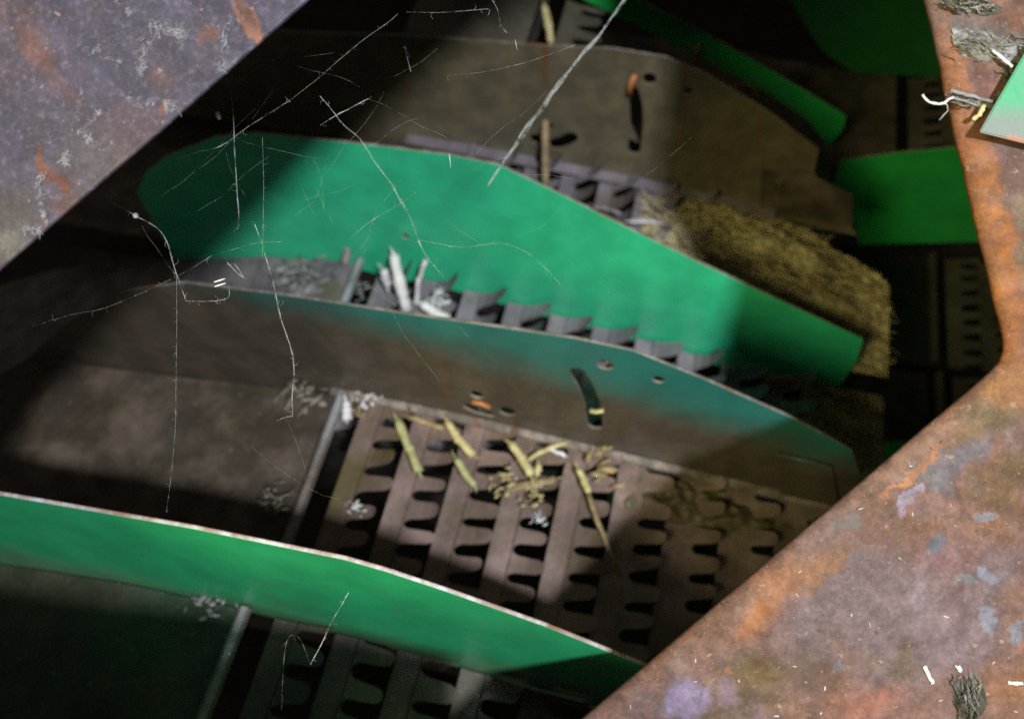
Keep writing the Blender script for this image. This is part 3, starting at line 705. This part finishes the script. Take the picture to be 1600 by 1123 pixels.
# chaff heap on the floor of walker 4, and another at the end of walker 3
def heap(name, R, y0, y1, pa, pb, hmax, label, nst, mats, cut=0.):
    x0, x1 = pa, pb; mb = MB(); nx, ny = 90, 50; vs = []; rnd = random.Random(3)
    def H(x, y):
        u = (x-x0)/(x1-x0); v = (y-y0)/(y1-y0)
        e = min(1, u*4)**.7 * min(1, (1-u)*6)**.6 * (min(1, (v+.1)*5)**.5)*(min(1, (1.05-v)*3)**.6)
        e = max(e, 0) if not isinstance(e, complex) else 0
        e *= min(1, max(0, (1-u)*5 - .9 - 1.6*(v-.45)**2*4 + 1.1*noise.noise(Vector((y*40, 3, x*5)))))
        return hmax*e*(.7+.5*noise.fractal(Vector((x*18, y*18, 4)), 1.1, 2.1, 5)) + .005*noise.noise(Vector((x*90, y*90, 1)))
    for j in range(ny+1):
        for i in range(nx+1):
            x = x0+(x1-x0)*i/nx; y = y0+(y1-y0)*j/ny
            vs.append((x, y, prof(R[1], x)+H(x, y)-.001))
    def inside(x, y):
        u = (x-x0)/(x1-x0); v = (y-y0)/(y1-y0)
        return v < 1.04 - cut*max(0, u-.50)**1.15 + .05*noise.noise(Vector((x*60, y*60, 0)))
    mb.add(vs, [(j*(nx+1)+i, j*(nx+1)+i+1, (j+1)*(nx+1)+i+1, (j+1)*(nx+1)+i) for j in range(ny) for i in range(nx) if inside(*vs[j*(nx+1)+i][:2])])
    for k in range(nst):
        x = rnd.uniform(x0, x1); y = rnd.uniform(y0+.005, y1-.005)
        if not inside(x, y): continue
        z = prof(R[1], x)+max(H(x, y), .002)
        a = rnd.gauss(-.35, .6); L = rnd.uniform(.008, .04); t = np.array([math.cos(a), math.sin(a), rnd.gauss(-.1, .25)])
        p = np.array([x, y, z+.002]); r = rnd.uniform(.0004, .0013)
        if y+t[1]*L > y1 or y-t[1]*L < y0: continue
        mb.tube([p-t*L*.5, p+np.array([0, 0, .0004]), p+t*L*.5], [r*.7, r, r*.6], 5, .5, mi=1 if rnd.random() < .4 else (2 if rnd.random() < .22 else 0))
    for k in range(nst//2):                                # longer stalks lying on top, mostly along the walker
        x = rnd.uniform(x0+.01, x1-.04); y = rnd.uniform(y0+.02, y1-.02)
        if not inside(x+.02, y): continue
        a = rnd.gauss(-.25, .35); L = rnd.uniform(.02, .075)
        p = np.array([x, y, prof(R[1], x)+max(H(x, y), .002)+.004]); t = np.array([math.cos(a), math.sin(a), rnd.gauss(-.12, .1)]); r = rnd.uniform(.0008, .0019)
        if y+t[1]*L*.5 > y1 or y-t[1]*L*.5 < y0: continue
        mb.tube([p-t*L*.5, p, p+t*L*.5], [r*.8, r, r*.6], 6, .5, mi=rnd.choice((0, 1, 2, 2)))
    o = mb.build(name, mats, None, False, origin=(x0, y0, prof(R[1], x0))); return tag(o, label, 'chaff', kind='stuff')
heap('chaff_heap', R4, YP[3]+.006, YP[4]-.008, xpx(YP[4], 1010, 290), xpx(YP[4], 1392, 362), .038,
     'olive heap of chopped straw and chaff behind the bright green panel', 520, [M['chaff_mass'], M['straw_brown'], M['straw']], cut=.85)
heap('chaff_fringe', R2, YP[2]-.055, YP[2]-.011, xpx(YP[2], 985, 718), xpx(YP[2], 1300, 794), .013,
     'olive chaff fringe along the flange at the right part of the louvres with straws', 0, [M['olive_dust'], M['straw_brown'], M['chaff']], cut=0)
heap('chaff_layer', R3, YP[2]+.010, YP[3]-.002, xpx(YP[3], 1255, 592), xpx(YP[3], 1384, 610), .012,
     'thin chaff layer beyond the lower end of the bright green panel', 160, [M['chaff_mass'], M['straw_brown'], M['straw_brown']])

# ------------------------------------------------------------------ cobwebs in the hatch opening
WG = 'cobweb threads across the opening'
def web(pxs, w, label, mat='web', d0=.50, d1=None, fuzz=.5, wav=1.5, beads=(), name='cobweb_thread', group=WG, seed=0):
    """a bundle of very fine threads that part and meet, with dusty knots where they cling together"""
    rnd = random.Random(seed + int(pxs[0][0])); d1 = d1 or d0; mb = MB()
    if len(pxs) > 2:                                        # rounded course through the points
        Q = [pxs[0]] + list(pxs) + [pxs[-1]]; new = []
        for i in range(1, len(Q)-2):
            for t in (0, .25, .5, .75):
                c_ = [.5*((2*Q[i][a]) + (-Q[i-1][a]+Q[i+1][a])*t + (2*Q[i-1][a]-5*Q[i][a]+4*Q[i+1][a]-Q[i+2][a])*t*t + (-Q[i-1][a]+3*Q[i][a]-3*Q[i+1][a]+Q[i+2][a])*t**3) for a in (0, 1)]
                new.append(tuple(c_))
        pxs = new + [pxs[-1]]
    n_ = len(pxs)
    tot = sum(math.dist(pxs[i], pxs[i+1]) for i in range(n_-1))
    def path(off, sd):
        P = []; T = []; run = 0
        for i in range(n_-1):
            L = math.dist(pxs[i], pxs[i+1]); k = max(2, int(L/6)); ax = (pxs[i+1][0]-pxs[i][0])/max(L, 1); ay = (pxs[i+1][1]-pxs[i][1])/max(L, 1)
            for j in range(k + (i == n_-2)):
                t = j/k; s_ = (run+L*t)/tot; env = math.sin(math.pi*min(max(s_, 0), 1))*.7+.3
                o_ = off*env*noise.noise(Vector((s_*tot*.02, sd*3.1, 1)))*2 + wav*.5*noise.noise(Vector((s_*tot*.09, sd, 5)))
                px = pxs[i][0]*(1-t)+pxs[i+1][0]*t - ay*o_; py = pxs[i][1]*(1-t)+pxs[i+1][1]*t + ax*o_
                P.append((px, py, d0*(1-s_)+d1*s_)); T.append(s_*tot)
            run += L
        return P, T
    nth = 2 if w < 2.5 else (3 if w < 6 else 7)
    for q in range(nth):
        P, T = path((w*.55 if q else .2), q + seed); RR = []
        for t in T:
            kn = max(0, noise.noise(Vector((t*.045, seed+pxs[0][1]*.1, q*.15)))*1.6)
            RR.append((.30 + (kn*w*.22 if q < 2 else .08*w*rnd.random()))/2/F*d0 if name != 'web_rope' else (.7+rnd.random()*1.0)/2/F*d0)
        mb.tube([dep(*p) for p in P], RR, 5, .6)
    P, T = path(.3, 0)
    for p, t in zip(P, T):
        if rnd.random() < fuzz*.30:
            a = rnd.uniform(0, 6.28); l = rnd.uniform(3, 12); q0 = dep(*p)
            e = dep(p[0]+math.cos(a)*l, p[1]+math.sin(a)*l, p[2]+rnd.uniform(-.003, .003)); m_ = dep(p[0]+math.cos(a+.5)*l*.6, p[1]+math.sin(a+.5)*l*.6, p[2])
            mb.tube([q0, m_, e], [.00008, .00006, .00004], 4, 1)
    for _ in range(int(tot*fuzz*.02)):                      # dusty knots
        p = P[rnd.randrange(len(P))]; r = rnd.uniform(.6, 1.3)*(.6+w*.16)/F*d0; c = dep(*p)
        mb.tube([c+np.array([rnd.gauss(0, 1), rnd.gauss(0, 1), rnd.gauss(0, 1)])*r*z for z in (-1, -.3, .4, 1)], [r*.2, r*.7, r*.6, r*.1], 6)
    for bx, by, br in beads:
        c = dep(bx, by, d0); r = br/F*d0
        mb.tube([c+np.array([0, 0, r*z]) for z in (-1, -.6, 0, .6, 1)], [r*.1, r*.8, r, r*.8, r*.1], 8)
    o = mb.build(name, M[mat], None, True, origin=tuple(dep(*P[0]))); return tag(o, label, 'cobweb', group)
web([(345, 108), (358, 135), (363, 160), (366, 215), (370, 290), (373, 340), (371, 358)], 3.2, 'white web thread hanging straight down from the edge of the grey plate')
web([(175, 316), (212, 337), (245, 356), (262, 380), (268, 400), (275, 425), (290, 468)], 3.2, 'bent web thread with a small white bead at the dark left side', beads=[(212, 337, 5)])
web([(500, 150), (515, 168), (538, 196), (562, 217), (590, 258), (612, 288), (625, 312), (645, 350), (662, 392), (680, 418), (700, 440)], 5, 'long knotted web strand slanting down across the bright green panel', d1=.56, wav=2)
web([(175, 308), (240, 268), (300, 240), (345, 228), (400, 190), (452, 158)], 2.4, 'slanting web thread along the dark left end of the green panel', fuzz=.9)
web([(452, 158), (500, 120), (560, 68), (600, 40), (622, 22)], 2.6, 'faint web thread rising to the top dark band', 'web_faint', fuzz=.8)
web([(500, 196), (530, 178), (555, 165), (576, 154)], 3.6, 'short double web streak crossing the knotted strand')
web([(635, 19), (690, 20), (740, 16), (764, 15), (762, 26)], 2.2, 'thin level web thread near the top edge')
web([(765, -6), (777, 15), (783, 40), (792, 52)], 2.2, 'tiny web thread at the top edge beside the tan straw')
web([(985, -14), (974, 2), (940, 50), (890, 112), (850, 165), (800, 232), (762, 290)], 7, 'thick grey dusty web rope slanting from the top edge to the green panel', 'web_thick', d0=.62, d1=.66, fuzz=.2, wav=1.0, name='web_rope')
web([(398, 350), (415, 400), (430, 455), (440, 500), (455, 545), (459, 580), (457, 620), (457, 652)], 3.4, 'long web thread hanging over the brown panel at left', d1=.53, fuzz=.8)
web([(457, 650), (444, 652), (432, 657)], 4, 'small web hook at the bottom of the long hanging thread')
web([(290, 470), (322, 471), (355, 466), (358, 452)], 3, 'angular web thread under the white bars')
web([(545, 375), (580, 345), (620, 322), (650, 300)], 2.4, 'faint web thread rising over the bright green panel', 'web_faint')
web([(655, 375), (720, 386), (780, 380), (815, 390), (845, 412), (876, 445)], 4, 'pale web arc across the middle of the green panel', 'web_faint', fuzz=.9, wav=3)
web([(545, 925), (535, 942), (520, 968), (500, 1010), (485, 1038)], 3.8, 'bright web thread over the nearest green panel, lower left')
web([(485, 1038), (470, 1000), (455, 992), (446, 1010), (442, 1060), (440, 1108)], 2.2, 'fine looping web thread left below the bright one', 'web_faint', fuzz=.5)
web([(276, 430), (276, 520), (275, 610), (272, 700), (260, 800)], 1.8, 'fine vertical web thread over the brown floor', 'web_faint')
web([(50, 510), (110, 492), (160, 482), (220, 458), (280, 430), (330, 400)], 2.2, 'faint web thread over the dark left band', 'web_faint', fuzz=.9)
web([(330, 400), (400, 380), (440, 378)], 2.4, 'short web thread at the dark foot of the green panel', 'web_faint')
web([(640, 90), (632, 72), (642, 112)], 2.2, 'short web tatter before the olive panel top', 'web_faint')
web([(700, 118), (760, 112), (830, 95), (900, 70)], 2, 'faint web thread across the olive panel', 'web_faint', fuzz=.6)
web([(410, 215), (412, 300), (410, 400)], 1.8, 'faint vertical thread at the shade line on the green panel', 'web_faint')
web([(355, 410), (372, 428), (380, 432), (366, 412)], 3, 'pinkish web tatter above the brown panel', fuzz=.9)
web([(805, 62), (808, 78)], 4, 'tiny white web speck on the olive panel top edge')
web([(702, 240), (704, 262)], 4, 'tiny white web speck on the rim of the green panel')
mb = MB(); rv = random.Random(21)
for _ in range(45):                                        # barely visible sheet web across the upper left half
    x = rv.gauss(430, 230); y = rv.gauss(230, 190)
    if x < 20 or y < -10: continue
    a = rv.choice((-.55, -.6, 1.25, 1.1, .2))+rv.gauss(0, .22); L = rv.uniform(30, 170); P = []; d = rv.uniform(.49, .53)
    for q in range(7):
        P.append(dep(x, y, d)); x += math.cos(a)*L/6; y += math.sin(a)*L/6; a += rv.gauss(0, .16)
    mb.tube(P, .00005, 4, 1)
M['web_veil'] = webmat('web_veil_silk', (.45, .47, .45), .3)
o = mb.build('web_veil', M['web_veil'], None, True, origin=tuple(dep(430, 230, .5))); tag(o, 'sheer veil of barely visible web fibres over the dark upper left half', 'cobweb', kind='stuff')
def fleck(px, py, d, a, L, w, mat, label, name='white_fleck', cat='fleck', group=None):
    p = dep(px, py, d); t = (math.cos(a)*RIGHT+math.sin(a)*DOWN)*L/2/F*d; mb = MB()
    mb.tube([p-t, p, p+t], [w/2/F*d*.8, w/2/F*d, w/2/F*d*.7], 7, .6)
    return tag(mb.build(name, mat, None, True, origin=tuple(p)), label, cat, group)
fleck(341, 181, .5, 1.2, 12, 8, M['white'], 'white fleck caught in web beside the grey plate edge')
fleck(343, 438, .5, -.3, 18, 3, M['white'], 'upper white bar on web before the brown panel')
fleck(344, 445, .5, -.3, 18, 3, M['white'], 'lower white bar on web before the brown panel')

# web tufts stuck on the grey plate
def tuft(pts, spread, n, label, r=.00022, mat='web'):
    rnd = random.Random(int(pts[0][0]*3+pts[0][1])); mb = MB(); k = dU/F
    for _ in range(int(n*1.6)):
        i = rnd.randrange(len(pts)); a = pts[i]; b_ = pts[min(i+1, len(pts)-1)]
        t = rnd.random(); r_ = r*rnd.uniform(.25, .8); x = a[0]*(1-t)+b_[0]*t+rnd.gauss(0, spread*.35); y = a[1]*(1-t)+b_[1]*t+rnd.gauss(0, spread*.35)
        ang = math.atan2(b_[1]-a[1], b_[0]-a[0]+.01)+rnd.gauss(0, .6); L = rnd.uniform(.5, 1.6)*spread+4; P = []
        for q in range(6):
            x += math.cos(ang)*L/6; y += math.sin(ang)*L/6; ang += rnd.gauss(0, .45)
            P.append(dep(x, y, dU-.0008-rnd.random()*.0012))
        mb.tube(P, [r_*.4, r_, r_*1.2, r_, r_*.8, r_*.3], 4, .8)
    o = mb.build('web_tuft', M['web_tuft'], None, True, origin=tuple(dep(*pts[0], dU-.001))); return tag(o, label, 'cobweb', 'web tufts on the grey plate')
tuft([(235, 30), (250, 40), (268, 52)], 14, 46, 'fluffy web tuft near the top of the grey plate')
tuft([(228, 55), (228, 85), (214, 105)], 9, 40, 'curved web tuft below the fluffy one on the grey plate')
tuft([(150, 70), (150, 85), (182, 98)], 6, 22, 'faint web tuft left of the curved one on the grey plate', .00016)
tuft([(112, 202), (126, 206), (138, 217)], 4, 26, 'bright star shaped web tuft in the middle of the grey plate', .0004)
tuft([(126, 206), (142, 190), (153, 176)], 3, 20, 'upper arm of web beside the star shaped tuft', .0003)
tuft([(108, 232), (103, 245), (98, 252)], 7, 34, 'small web tuft under the star shaped one')
tuft([(72, 268), (60, 285), (64, 310), (66, 335)], 4, 50, 'curling web strand beside the dark rust streak', .0003)
tuft([(50, 352), (38, 356), (58, 360)], 7, 34, 'dusty web tuft close to the lower end of the grey plate')
tuft([(290, 48), (320, 42), (352, 42), (368, 34)], 4, 34, 'level web strand near the rust streak at the top', .00016)
tuft([(352, 45), (352, 70), (347, 105)], 7, 46, 'web curtain fraying at the plate edge below the orange streak', .00018)
tuft([(175, 148), (200, 150), (212, 165), (236, 162)], 4, 34, 'forked web strand right of centre on the grey plate', .0002)
tuft([(250, 155), (262, 160), (266, 168)], 8, 30, 'web tuft over the orange spot at the plate edge')
tuft([(130, 140), (124, 160), (118, 185)], 3, 26, 'thin web strand above the star shaped tuft', .00016)
tuft([(195, 10), (200, 18)], 6, 18, 'small web wisp at the very top of the grey plate', .00018)
tuft([(270, 45), (285, 52)], 6, 22, 'web wisp right beside the fluffy tuft', .00016)

# debris on the rusty plate
def litter(name, px, py, rx, ry, n, mats, label, r=(.0004, .001), L=(4, 22), lift=.003, cat='debris', ang0=None, hmax=.0035, tilt=0.):
    rnd = random.Random(int(px)); mb = MB(); k = dL/F; K_ = 64; rings = 16; vs = []
    out = [1 + .32*noise.fractal(Vector((math.cos(t*6.283/K_)*1.3, math.sin(t*6.283/K_)*1.3, px)), .8, 2.2, 4) for t in range(K_)]
    for q in range(rings+1):
        u = q/rings
        for t in range(K_):
            a = t*6.283/K_; ex = rx*u*out[t]*math.cos(a); ey = ry*u*out[t]*math.sin(a)
            X = px + ex*math.cos(tilt)-ey*math.sin(tilt); Y = py + ex*math.sin(tilt)+ey*math.cos(tilt)
            h = hmax*(1-u**2.2)*(.6+.7*noise.noise(Vector((X*.11, Y*.11, 2))) + .35*noise.noise(Vector((X*.4, Y*.4, 7))) + .3*noise.noise(Vector((X*.9, Y*.9, 3)))) - .0003*u
            vs.append(dep(X, Y, dL-max(h, -.0004)))
    mb.add(vs, [(q*K_+t, q*K_+(t+1) % K_, (q+1)*K_+(t+1) % K_, (q+1)*K_+t) for q in range(rings) for t in range(K_)])
    for _ in range(n):
        x = px+rnd.gauss(0, rx*.38); y = py+rnd.gauss(0, ry*.38); a = rnd.uniform(0, 3.14) if ang0 is None else rnd.gauss(ang0, .4); l = rnd.uniform(*L)
        z = dL-.0002-rnd.random()*lift; P = []
        for q in (-.5, -.15, .2, .5): P.append(dep(x+math.cos(a)*l*q+rnd.gauss(0, l*.05), y+math.sin(a)*l*q+rnd.gauss(0, l*.05), z-rnd.random()*.001))
        rr = rnd.uniform(*r); mb.tube(P, [rr*.5, rr, rr, rr*.4], 5, .5, mi=rnd.randrange(len(mats)))
    o = mb.build(name, mats, None, True, origin=tuple(dep(px, py, dL-.001))); return tag(o, label, cat)
litter('debris_clump', 1515, 1092, 26, 40, 46, [M['debris'], M['debris'], M['dust_felt']], 'dark clump of plant debris at the bottom right on the rusty plate', ang0=1.5, L=(8, 46), r=(.0003, .0009), lift=.005)
litter('dust_mat', 1545, 72, 66, 24, 90, [M['dust_felt'], M['dust_grey'], M['chaff']], 'grey felted dust mat near the top of the rusty plate', ang0=.3, lift=.005, r=(.0003, .0008), L=(6, 30), hmax=.006, tilt=.25)
litter('dust_mat', 1592, 118, 34, 20, 50, [M['debris'], M['chaff'], M['dust_felt']], 'darker dust mat above the green corner plate', ang0=.6, lift=.004, hmax=.005, tilt=.5)
litter('dust_mat', 1520, 8, 50, 14, 60, [M['debris'], M['straw_brown'], M['dust_grey']], 'dark straw litter at the very top of the rusty plate', ang0=.3, lift=.004, hmax=.004, tilt=.2)
litter('dust_mat', 1520, 158, 42, 9, 30, [M['dust_felt'], M['dust_grey'], M['straw_brown']], 'narrow felted dust band on the plate rim under the pale straws', ang0=.2, lift=.004, hmax=.005, tilt=.2)
def pstraw(pxs, w, mat, label, d=dL-.006, name='straw'):
    P = [dep(px, py, d) for px, py in pxs]; mb = MB(); mb.tube(stalk(P, w/2/F*d, k=9, bend=.0003)[0], [w/2/F*d*random.uniform(.7, 1.15) for _ in range(9)], 7, .7)
    return tag(mb.build(name, M[mat], None, True, origin=tuple(P[0])), label, 'straw', 'straws on the rusty plate')
pstraw([(1442, 148), (1450, 160), (1470, 163), (1490, 152)], 6, 'straw_pale', 'curled pale straw sticking out over the opening at the right')
pstraw([(1484, 140), (1510, 148), (1552, 160)], 9, 'dust_grey', 'grey straw lying level on the plate rim')
pstraw([(1488, 152), (1515, 160), (1528, 166)], 6, 'dust_grey', 'smaller greyish straw just below the level grey one on the rim')
pstraw([(1478, 160), (1482, 172), (1468, 188)], 3, 'dust_grey', 'thin drooping fibre under the curled pale straw')
pstraw([(1538, 164), (1530, 180), (1520, 188)], 8, 'straw', 'short cream straw touching the green corner plate')
pstraw([(1550, 78), (1566, 92), (1582, 104)], 8, 'straw_pale', 'pale straw slanting above the green corner plate')
pstraw([(1445, 1040), (1450, 1053), (1458, 1066)], 8, 'white', 'white straw bit left of the dark debris clump', dL-.001)
pstraw([(1575, 1066), (1598, 1067)], 7, 'white', 'white straw bit right of the dark debris clump', dL-.001)
pstraw([(1496, 1038), (1500, 1046)], 10, 'white', 'round white grain at the top of the dark debris clump', dL-.001)
FL = random.Random(11)
fl = MB()
for _ in range(130):
    x = FL.uniform(960, 1600); y = FL.uniform(600, 1123)
    if (x-920)/660 < (1123-y)/563 + .06: continue
    p = dep(x, y, dL-.0004); a = FL.uniform(0, 6.28); t = (math.cos(a)*RIGHT+math.sin(a)*DOWN)*FL.uniform(.0004, .0018)
    fl.tube([p-t, p+t], [.0003, .00035*FL.uniform(.6, 1.8)], 5, .6, mi=FL.choice((0, 0, 1)))
o = fl.build('dust_specks', [M['dust_grey'], M['straw_pale']], None, True, origin=tuple(dep(1300, 900, dL-.0004)))
tag(o, 'tiny pale dust specks scattered over the lower rusty plate', 'dust', kind='stuff')
bpy.context.view_layer.update()
